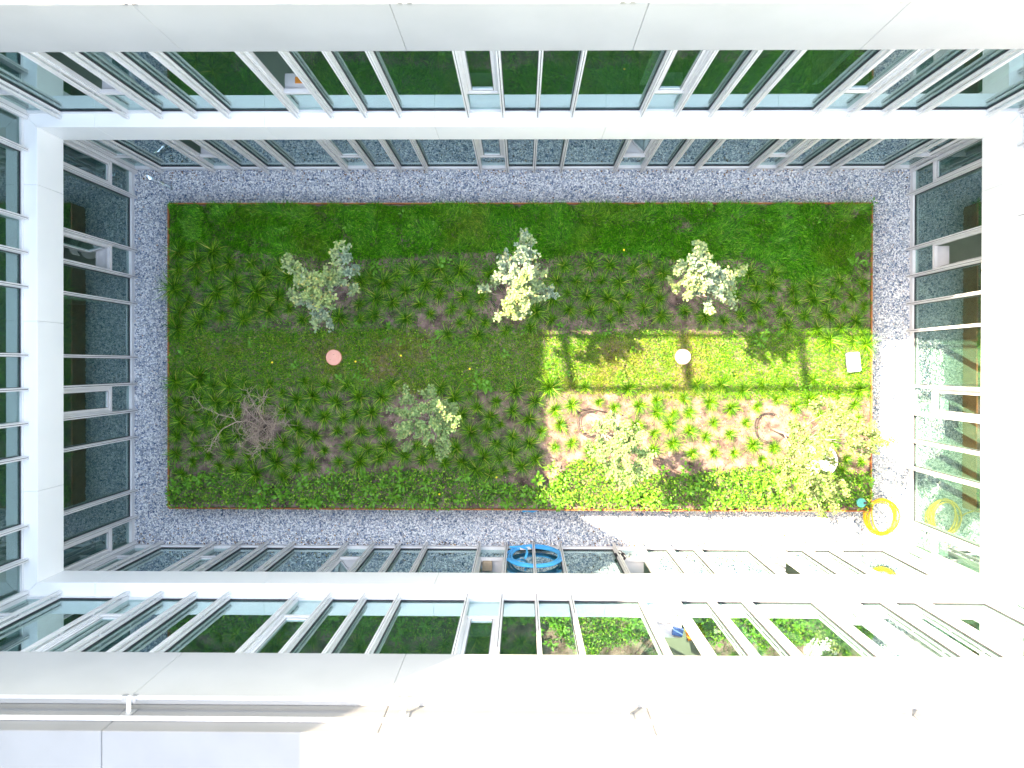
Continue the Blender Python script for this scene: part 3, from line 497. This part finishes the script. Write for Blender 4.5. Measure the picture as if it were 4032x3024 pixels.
def name_rows(pts, zones):
    """label text for each point: zone, row from the top and order from the left"""
    out = {}
    for zname, cond, rows in zones:
        L = [p for p in pts if cond(p) and p not in out]; L.sort(key=lambda p: -p[1]); n = len(L); k = max(1, math.ceil(n/rows))
        for r in range(0, n, k):
            row = sorted(L[r:r+k]); ri = r//k
            for c, p in enumerate(row): out[p] = (zname, ri, c, len(row))
    return out
def lit(p): return p[0] > .5 and p[1] < .55
ROWN = ['topmost', 'second', 'third', 'fourth', 'fifth', 'sixth', 'lowest']
TZ = [('upper planted strip', lambda p: p[1] > .1, 7), ('shaded lower planted strip', lambda p: not lit(p), 7), ('sunlit lower planted strip', lambda p: True, 6)]
info = name_rows(TUFTS, TZ)
for p in TUFTS:
    o = bpy.data.objects.new('sedge_clump', random.choice(CM)); COL.objects.link(o)
    sc_ = random.choice((.75,.9,1,1.1,1.2))*random.uniform(.88, 1.1); 
    if p[0] > .6 and p[1] < 0: sc_ *= .80
    if p[0] < -5: sc_ *= 1.1
    o.location = (p[0], p[1], float(soil_z(np.array([p[0]]), np.array([p[1]]))[0])-.01); o.scale = (sc_, sc_, sc_*random.uniform(.8,1.05))
    o.rotation_euler = (random.uniform(-.16,.16), random.uniform(-.16,.16), random.uniform(0,6.28))
    z_, ri, c, n_ = info[p]
    tag(o, 'spiky %s clump, %s from left, %s row, %s' % ('yellow-green' if lit(p) else 'dark green', ordinal(c+1), ROWN[min(ri,6)], z_), 'grass clump', 'spiky sedge clumps planted in the bed')

# ------------------------------------------------------------------ broad-leaved weeds, each leaf a part
def leaf_mesh(seed, asp, L):
    r = random.Random(seed); V, Fc = [], []; S = 5
    for s in range(S+1):
        t = s/S; w_ = asp*L*math.sin(math.pi*min(1,(t*.93+.07))**.75)*.5; w_ = max(w_, .0015)
        x = L*t; z = .22*L*math.sin(t*2.2)-.10*L*t*t
        V += [(x, w_, z+.10*w_*2), (x, 0, z-.004), (x, -w_, z+.10*w_*2)]
    for s in range(S): b = 3*s; Fc += [(b,b+1,b+4,b+3), (b+1,b+2,b+5,b+4)]
    me = bpy.data.meshes.new('leaf'); me.from_pydata(V, [], Fc); me.materials.append(MATS['weed_leaf']); me.polygons.foreach_set('use_smooth', [True]*len(me.polygons)); me.update(); return me
LM = [leaf_mesh(k, a, 1.0) for k, a in enumerate((.32,.38,.46,.55))]
def weed(p, big, label, grp):
    o = empty('leafy_weed', (p[0], p[1], float(soil_z(np.array([p[0]]), np.array([p[1]]))[0]))); tag(o, label, 'weed', grp)
    m = random.choice(LM); n = random.randint(13,20) if big else random.randint(5,8); a0 = random.uniform(0,6.28)
    for k in range(n):
        l = bpy.data.objects.new('leaf', m); COL.objects.link(l); l.parent = o
        L = random.uniform(.06,.125) if big else random.uniform(.05,.10)
        a = a0 + k*2.4 + random.uniform(-.3,.3); h = random.uniform(.04,.26) if big else random.uniform(.03,.09); r0 = random.uniform(.0,.10) if big else random.uniform(0,.04)
        l.location = (r0*math.cos(a), r0*math.sin(a), h); l.scale = (L,)*3
        l.rotation_euler = (random.uniform(-.35,.35), random.uniform(-.55,.35), a)
    s = MB().tube([(0,0,-.02),(.004,.003,.12 if big else .04),(0,.006,.24 if big else .07)], [.006,.005,.003], 5).obj('stem', 'weed_leaf', o)
BIGS = sorted(set(BIG_WEEDS)); SM = sorted(set(SMALL_WEEDS))
inf = name_rows(BIGS, [('sunlit lower border', lambda p: p[0] > .5 and p[1] < -1.5, 3), ('shaded lower border', lambda p: p[1] < -1.5, 3), ('grassy middle', lambda p: True, 2)])
for p in BIGS:
    z_, ri, c, n_ = inf[p]; weed(p, True, 'large broad-leaved weed, %s from left, %s row, %s' % (ordinal(c+1), ['back','middle','front','front'][min(ri,3)], z_), 'large broad-leaved weeds')
inf = name_rows(SM, [('long top grass', lambda p: p[1] > 2.3, 3), ('upper planted strip', lambda p: p[1] > .75, 2), ('shaded middle lawn', lambda p: p[0] < .4, 3), ('sunny middle lawn', lambda p: True, 2)])
for p in SM:
    z_, ri, c, n_ = inf[p]; weed(p, False, 'small leafy weed, %s from left, %s line, %s' % (ordinal(c+1), ['upper','middle','lower','lower'][min(ri,3)], z_), 'small leafy weeds in the grass')
for k, p in enumerate(DAND):
    o = empty('dandelion', (p[0], p[1], ZB)); tag(o, 'tiny yellow flower, %s from the left among those in the bed' % ordinal(sorted(DAND).index(p)+1), 'flower', 'yellow dandelion flowers')
    MB().tube([(0,0,0),(.003,.002,.1)], .003, 5).obj('stem', 'weed_leaf', o)
    MB().cyl((.003,.002), .008, .1, .112, 12, .022).obj('flower_head', 'yellow_petal', o)

# ------------------------------------------------------------------ small trees
def tree(idx, base, blobs, mat, label, dens, leafL, name='small_tree'):
    r = random.Random(idx*17); o = empty(name, (base[0], base[1], ZB)); tag(o, label, 'tree', 'small trees in the bed')
    zc = max(b[2] for b in blobs); cx_ = sum(b[0] for b in blobs)/len(blobs)-base[0]; cy_ = sum(b[1] for b in blobs)/len(blobs)-base[1]
    tr = [(0,0,-.05)]; H = zc*.62
    for s in range(1,7): t = s/6; tr.append((cx_*t*.45+r.uniform(-.02,.02), cy_*t*.45+r.uniform(-.02,.02), H*t))
    MB().tube(tr, [.032-.018*s/6 for s in range(7)], 8).obj('trunk', 'grey_bark', o, True)
    lx, ly, lz, ll, la, lt, an = [], [], [], [], [], [], []
    for b in blobs:
        bx, by, bz, br_ = b[0]-base[0], b[1]-base[1], b[2]-ZB, b[3]
        br_ *= 1.0
        k = max(1, min(5, int((bz-.7)/H*6))); s0 = Vector(tr[k]); e0 = Vector((bx, by, bz)); mid = (s0+e0)/2 + Vector((r.uniform(-.06,.06), r.uniform(-.06,.06), r.uniform(-.12,.02)))
        lm = MB().tube([s0, s0*.6+mid*.4, mid, mid*.5+e0*.5, e0], [.012,.010,.008,.006,.003], 5)
        nt_ = max(5, int(br_*(52 if k < 99 else 34)))
        for q in range(nt_):
            d = Vector((r.gauss(0,1), r.gauss(0,1), r.gauss(0,.7))); d.normalize(); L = br_*r.uniform(.75,1.3)
            s1 = mid.lerp(e0, r.uniform(.55,1.0)); e1 = e0 + d*L; lm.tube([s1, s1.lerp(e1,.5)+Vector((0,0,.02)), e1], [.004,.003,.0015], 4)
            nl = int(dens*L*r.uniform(.8,1.2))
            for z in range(nl):
                p_ = s1.lerp(e1, .30+.72*(z+.5)/nl) + Vector((r.gauss(0,.022), r.gauss(0,.022), r.gauss(0,.022)))
                lx.append(p_.x); ly.append(p_.y); lz.append(p_.z); an.append(r.uniform(0,6.28)); lt.append(r.gauss(.12,.42)); ll.append(leafL*r.uniform(.7,1.2)); la.append(r.uniform(.55,.8))
        lm.obj('branch', 'grey_bark', o)
    V, F = leaves(len(lx), *[np.array(q) for q in (lx, ly, lz, ll, la, lt, an)])
    bigmesh('crown', V, F, mat, o)
LAB = {1:'silvery tree in full shade on the left of the upper strip', 2:'silver-leaved tree in the upper middle, its lower half catching the sun', 3:'silver-leaved tree right of centre in the upper strip, lower half sunlit',
       4:'shaded grey-green round tree left of centre in the lower strip', 5:'fully sunlit pale tree inside the hose ring, lower strip', 6:'widest yellow-green tree, overhanging the gravel at the lower right corner'}
for k, (b, bl) in TREES.items():
    tree(k, b, bl, 'silver_leaf' if k <= 3 else ('green_leaf' if k in (4, 5) else 'lime_leaf'), LAB[k], 155 if k <= 3 else 180, .060 if k <= 3 else (.050 if k == 4 else .052))
# bare dead shrub
o = empty('dead_shrub', (DEAD[0][0][0], DEAD[0][0][1], ZB)); tag(o, 'leafless dead shrub with tangled pale brown branches at lower left', 'shrub')
B0 = Vector((DEAD[0][0][0], DEAD[0][0][1], ZB)); r = random.Random(5)
for k, br in enumerate(DEAD):
    pts = [Vector(p)-B0 for p in br]; m = MB(); n = len(pts); fine = []
    for a in range(n-1):
        for t in (0,.5): fine.append(pts[a].lerp(pts[a+1], t)+Vector((r.uniform(-.012,.012), r.uniform(-.012,.012), r.uniform(-.01,.01)))*(t>0))
    fine.append(pts[-1]); q = len(fine); m.tube(fine, [.013*(1-.85*s/(q-1))*(1 if k in (0,2) else .75) for s in range(q)], 6)
    for s in range(26):
        a = fine[r.randrange(q//3, q)]; e = a + Vector((r.gauss(0,.13), r.gauss(0,.13), r.gauss(.02,.08))); md = a.lerp(e,.5)+Vector((r.gauss(0,.02), r.gauss(0,.02), 0)); m.tube([a, md, e], [.0035,.0028,.0015], 4)
    m.obj('branch', 'dead_bark', o)
m = MB()
for s in range(170):
    a = Vector((r.gauss(.05,.16), r.gauss(0,.18), r.uniform(.1,.7))); e = a + Vector((r.gauss(0,.16), r.gauss(0,.16), r.gauss(0,.1))); m.tube([a, a.lerp(e,.5)+Vector((r.gauss(0,.02),r.gauss(0,.02),0)), e], [.003,.0028,.0018], 4)
tw2 = m.obj('twigs', 'dead_bark', o)

# drip hoses laid in rings round the trees
RL = ['black hose ring around the sunlit tree in the lower strip', 'black hose ring at the foot of the widest tree', 'black hose ring left of the middle silver tree', 'black hose ring under the right silver tree', 'black hose ring under the shaded left silver tree']
for k, (x, y, R_) in enumerate(RINGS):
    o = empty('drip_hose', (x, y, ZB+.02)); tag(o, RL[k], 'hose', 'black drip hoses round the trees')
    for t in range(2):
        pts = [(math.cos(a)*(R_-t*.03+.012*math.sin(3*a+k+t)), math.sin(a)*(R_-t*.03+.012*math.cos(2*a+k)), .01+.012*math.sin(2*a+t)+.012) for a in [1.2+6.283*i/40 for i in range(41-(14 if t else 9))]]
        MB().tube(pts, .0065, 6).obj('hose_loop', 'black_plastic', o, True)
    if k == 0: MB().tube([(-.33,.24,.02),(-.2,.3,.03),(-.05,.33,.03),(.12,.29,.03),(.3,.25,.02)], .009, 6).obj('hose_tail', 'black_plastic', o, True)

# round lids in the middle lawn
for nm, (x, y), mt, lb in (('access_lid', (-4.02,.148), 'salmon_lid', 'round salmon pink lid in the shaded left part of the lawn'), ('access_lid', (3.39,.177), 'lit_salmon_lid', 'round pink lid in the sunlit part of the lawn, sunlight painted into its colour')):
    o = empty(nm, (x, y, ZB)); tag(o, lb, 'lid', 'round lids in the lawn')
    bevel(MB().cyl((0,0), .163, -.02, .062, 48).obj('cover', mt, o), .008, 3)
    MB().cyl((0,0), .172, -.03, .045, 48).obj('rim', 'rim_orange', o)
# rounded pale box lid
o = empty('valve_box', (6.97, .069, ZB), math.radians(6)); tag(o, 'pale green rectangular valve box lid near the right edge of the lawn', 'lid')
def rrect(w_, h_, r_, n=5):
    P_ = []
    for cx_, cy_, a0 in ((w_-r_,h_-r_,0),(-w_+r_,h_-r_,90),(-w_+r_,-h_+r_,180),(w_-r_,-h_+r_,270)):
        for k in range(n+1): a = math.radians(a0+90*k/n); P_.append((cx_+r_*math.cos(a), cy_+r_*math.sin(a)))
    return P_
bevel(MB().prism(rrect(.135,.205,.035), -.02, .11).obj('cover', 'pale_green_plastic', o), .008, 2)
bevel(MB().prism(rrect(.105,.172,.03), .1105, .118).obj('raised_panel', 'pale_green_plastic', o), .003, 1)
MB().cyl((0,.0), .018, .119, .128, 16).obj('button', 'pale_green_plastic', o); MB().cyl((.06,-.16), .008, .1185, .122, 10).obj('key_hole', 'black_plastic', o)
MB().box(-.147,.147,-.217,.217,-.03,.05).obj('box_rim', 'black_plastic', o)
# white stone disc
o = empty('stone_disc', (6.31,-2.01,ZB)); tag(o, 'large white round stone disc lying under the widest tree', 'stone disc')
bevel(MB().cyl((0,0), .335, -.05, .10, 56).obj('disc', 'white_stone', o), .012, 2); MB().cyl((.02,.02), .028, .101, .13, 16).obj('knob', 'white_stone', o)
# teal hose post and its yellow hose
o = empty('hose_post', (7.08,-2.87,ZB)); tag(o, 'teal round-topped hose post in the lower right corner of the bed', 'tap post')
MB().cyl((0,0), .04, -.05, .19, 20).obj('post', 'teal_plastic', o); bevel(MB().cyl((0,0), .098, .191, .235, 36).obj('cap', 'teal_plastic', o), .01, 2)
MB().box(.04,.115,-.025,.02,.20,.242).obj('notch', 'black_plastic', o); MB().tube([(.05,-.05,.12),(.10,-.07,.12)], .016, 8).obj('spout', 'galvanised', o)
o = empty('garden_hose', (7.77,-3.26,0)); tag(o, 'coiled yellow garden hose lying on the gravel at the lower right', 'hose')
r = random.Random(3)
pts = [(-.60,.32,.58),(-.50,.27,.56),(-.42,.18,.40),(-.38,.08,.18),(-.36,.0,.06)]
for q in range(7*26):
    a = math.pi + .0 + 2*math.pi*q/26; t = q/182; R1 = .30+.07*math.sin(q/26*2.1)+.03*math.sin(q*.13); R2 = .37+.04*math.cos(q/26*1.7)
    pts.append((.02+.02*math.sin(q/26*5)+R1*math.cos(a), -.02+.03*math.cos(q/26*4)+R2*math.sin(a), .045+.05*t+.012*math.sin(q*.4)))
MB().tube(pts, .014, 7).obj('hose_coil', 'yellow_hose', o, True)
# thick blue hose coil hung on the lower facade, tucked behind the outer rail of a mullion
o = empty('blue_hose', (.25,YB+.066,.06)); tag(o, 'thick bright blue hose coil hanging against the lower glass', 'hose')
for q in range(3):
    R1 = .60-.056*q; MB().tube([(R1*math.cos(a)+.015*math.sin(2*a+q), .012*math.sin(3*a+q)*abs(math.cos(a)), .86+.02*q+R1*1.42*math.sin(a)) for a in [6.283*i/48 for i in range(48)]], .024, 10, True).obj('coil', 'blue_hose', o, True)
MB().tube([(-.52,.03,.30),(-.30,.05,.32),(-.16,.05,.5),(-.15,.04,.8),(-.19,.03,1.2)], .024, 10).obj('hose_end', 'blue_hose', o, True)
MB().prism([(-.36,.03),(-.10,.06),(-.05,.0),(-.2,-.01),(-.33,-.01)], .36, .37).obj('paper_tag', 'white_cloth', o)
# dry leaves blown along the walls
n = 900; s_ = RNG.random(n); lx_ = RNG.uniform(XL+.1, XR-.1, n); ly_ = np.where(RNG.random(n) < .6, YB+.04+RNG.exponential(.10, n), YT-.05-RNG.exponential(.15, n))
kk = ly_ > YB+.03; kk &= (np.abs(ly_) < 4.28) & ((ly_ < BY0-.03) | (ly_ > BY1+.03)); lx_, ly_ = lx_[kk], ly_[kk]; n = len(lx_)
V, F = leaves(n, lx_, ly_, RNG.uniform(.03,.045,n), RNG.uniform(.02,.05,n), RNG.uniform(.5,.9,n), RNG.normal(0,.3,n), RNG.uniform(0,6.28,n))
tag(bigmesh('leaf_litter', V, F, 'dry_leaf'), 'dry brown leaf litter blown along the foot of the walls', 'leaf litter', kind='stuff')
# blue scrap of hose by the bed edge
o = MB().tube([(-.15,0,.03),(-.05,.02,.04),(.08,.0,.04),(.17,.03,.03)], .03, 10).obj('hose_piece', 'blue_hose'); o.location = (.15,-3.20,0); tag(o, 'short blue hose piece on the gravel at the bed edge', 'hose')
# crumpled foil strip
r = random.Random(9); v = []; nn = 14
for k in range(nn):
    t = k/(nn-1); v += [(-.0+.62*t, -.30*t+.05+r.uniform(-.02,.02), .10+r.uniform(-.02,.05)), (.02+.62*t, -.30*t-.03+r.uniform(-.02,.02), .08+r.uniform(-.02,.05))]
o = mesh_obj('foil_strip', v, [(2*k,2*k+1,2*k+3,2*k+2) for k in range(nn-1)], 'silver_foil'); o.location = (-8.30,4.13,.0); tag(o, 'crumpled silver foil strip at the foot of the upper left corner', 'foil strip')
so_ = o.modifiers.new('thick','SOLIDIFY'); so_.thickness = .004
# box and bag on the window boards of the lower wing
o = bevel(MB().box(-.10,.10,-.09,.09,0,.12).obj('cardboard_box', 'cardboard'), .004); o.location = (-.72,-4.14,.94); tag(o, 'small cardboard box on the open window board, lower wing', 'box')
o = bevel(MB().box(-.20,.20,-.16,.16,0,.18).obj('maroon_crate', 'maroon_box'), .01); o.location = (-.68,-4.62,.55); tag(o, 'dark red box inside behind the cardboard box, lower wing', 'box')
def lump(seed, sx, sy, sz, mats, name):
    bm = bmesh.new(); bmesh.ops.create_icosphere(bm, subdivisions=3, radius=1); r = random.Random(seed)
    ph = [(r.uniform(2,5), r.uniform(2,5), r.uniform(2,5), r.uniform(0,6)) for _ in range(4)]
    for v_ in bm.verts:
        q = 1+.16*sum(math.sin(a*v_.co.x+b*v_.co.y+c*v_.co.z+d) for a,b,c,d in ph); v_.co = Vector((v_.co.x*sx*q, v_.co.y*sy*q, v_.co.z*sz*q))
    me = bpy.data.meshes.new(name)
    for k in mats: me.materials.append(MATS[k])
    for f_ in bm.faces:
        c_ = f_.calc_center_median(); f_.material_index = 1 if len(mats) > 1 and math.sin(c_.z*38)*math.cos(c_.x*31+1) > .45 else 0; f_.smooth = True
    bm.to_mesh(me); bm.free(); o = bpy.data.objects.new(name, me); COL.objects.link(o); return o
o = lump(4, .085, .07, .24, ('dark_cloth','white_cloth'), 'jacket'); o.location = (2.04,-3.95,.85); o.rotation_euler = (0,.12,0); tag(o, 'black and white jacket hanging over a window frame, lower wing', 'jacket')
# chairs, desks and things on sills behind the glass
def chair(x, y, z, rz, lab):
    o = empty('round_chair', (x, y, z), rz); tag(o, lab, 'chair', 'white chairs in the rooms')
    bevel(MB().cyl((0,0), .21, .43, .47, 28).obj('seat', 'seat_white', o), .01, 2)
    v = []; n = 13
    for k in range(n):
        a = math.radians(-70+140*k/(n-1))+math.pi/2
        for (rr, zz) in ((.20,.60),(.22,.60),(.22,.86),(.20,.86)): v.append((rr*math.cos(a), rr*math.sin(a), zz))
    f_ = [tuple(4*k+i for i in q) for k in range(0) for q in ()]
    for k in range(n-1):
        for i in range(4): j = (i+1) % 4; f_.append((4*k+i, 4*k+j, 4*k+4+j, 4*k+4+i))
    f_ += [(0,1,2,3), (4*n-1,4*n-2,4*n-3,4*n-4)]
    mesh_obj('backrest', v, f_, 'seat_white', o)
    for a in (45,135,225,315):
        a = math.radians(a); MB().tube([(.12*math.cos(a), .12*math.sin(a), .43), (.21*math.cos(a), .21*math.sin(a), .0)], .012, 6).obj('leg', 'galvanised', o)
    for a in (50, 130):
        a = math.radians(a); MB().tube([(.19*math.cos(a), .19*math.sin(a), .45), (.21*math.cos(a), .21*math.sin(a), .62)], .011, 6).obj('back_post', 'galvanised', o)
def desk(x, y, z, rz, lab, w_=1.4, d_=.7):
    o = empty('desk', (x, y, z), rz); tag(o, lab, 'desk', 'desks in the rooms')
    bevel(MB().box(-w_/2,w_/2,-d_/2,d_/2,.71,.74).obj('desk_top', 'desk_wood', o), .004)
    for sx in (-1,1):
        for sy in (-1,1): MB().box(sx*(w_/2-.06)-.02, sx*(w_/2-.06)+.02, sy*(d_/2-.06)-.02, sy*(d_/2-.06)+.02, 0, .709).obj('leg', 'galvanised', o)
chair(-9.25, 2.45, .03, 1.2, 'white round chair behind the glass of the left wing, ground floor')
chair(-9.9, .6, ZL, -1.4, 'white round chair on the upper floor of the left wing, upper one')
chair(-9.9, -.9, ZL, -1.8, 'white round chair on the upper floor of the left wing, lower one')
desk(-10.2, -.1, ZL, 1.57, 'wooden desk between two chairs on the upper floor, left wing')
desk(-9.9, 2.0, ZL, 1.57, 'wooden desk near the upper end of the left wing, upper floor')
desk(10.2, -2.6, .03, 1.57, 'wooden desk in the sunlit ground floor room, right wing')
desk(2.9, -5.6, ZL, 0, 'wooden desk behind the open window, lower wing, upper floor')
chair(3.1, -4.95, ZL, 3.1, 'white round chair at the desk behind the open upper window, lower wing')
o = bevel(MB().box(-.06,.06,-.05,.05,0,.03).obj('orange_folder', 'orange_card'), .003); o.location = (-3.55,4.50,4.50); tag(o, 'orange folder on the window board of the top wing', 'folder')
o = bevel(MB().box(-.14,.14,-.10,.10,0,.05).obj('orange_folder', 'orange_card'), .003); o.location = (2.72,-4.21,4.505); o.rotation_euler = (0,0,.3); tag(o, 'orange folder on the open upper window board, lower wing', 'folder')
o = bevel(MB().box(-.08,.08,-.06,.06,0,.07).obj('blue_box', 'blue_card'), .003); o.location = (2.45,-4.20,4.505); o.rotation_euler = (0,0,-.2); tag(o, 'small blue box beside the orange folder, lower wing', 'box')
# ring bolts in the bed's lower corners
for x, y, lb in ((-7.49,-3.0,'small steel ring bolt in the lower left corner of the bed'), (-2.56,-3.02,'small steel ring bolt at the lower edge, left of middle')):
    o = MB().tube([(.016*math.cos(a), .016*math.sin(a), .03) for a in [6.283*i/12 for i in range(12)]], .005, 6, True).obj('ring_bolt', 'galvanised'); o.location = (x, y, ZB); tag(o, lb, 'ring bolt', 'ring bolts in the bed')
print('objects', len(bpy.data.objects), 'tris', sum(len(o.data.polygons) for o in bpy.data.objects if o.type == 'MESH'))
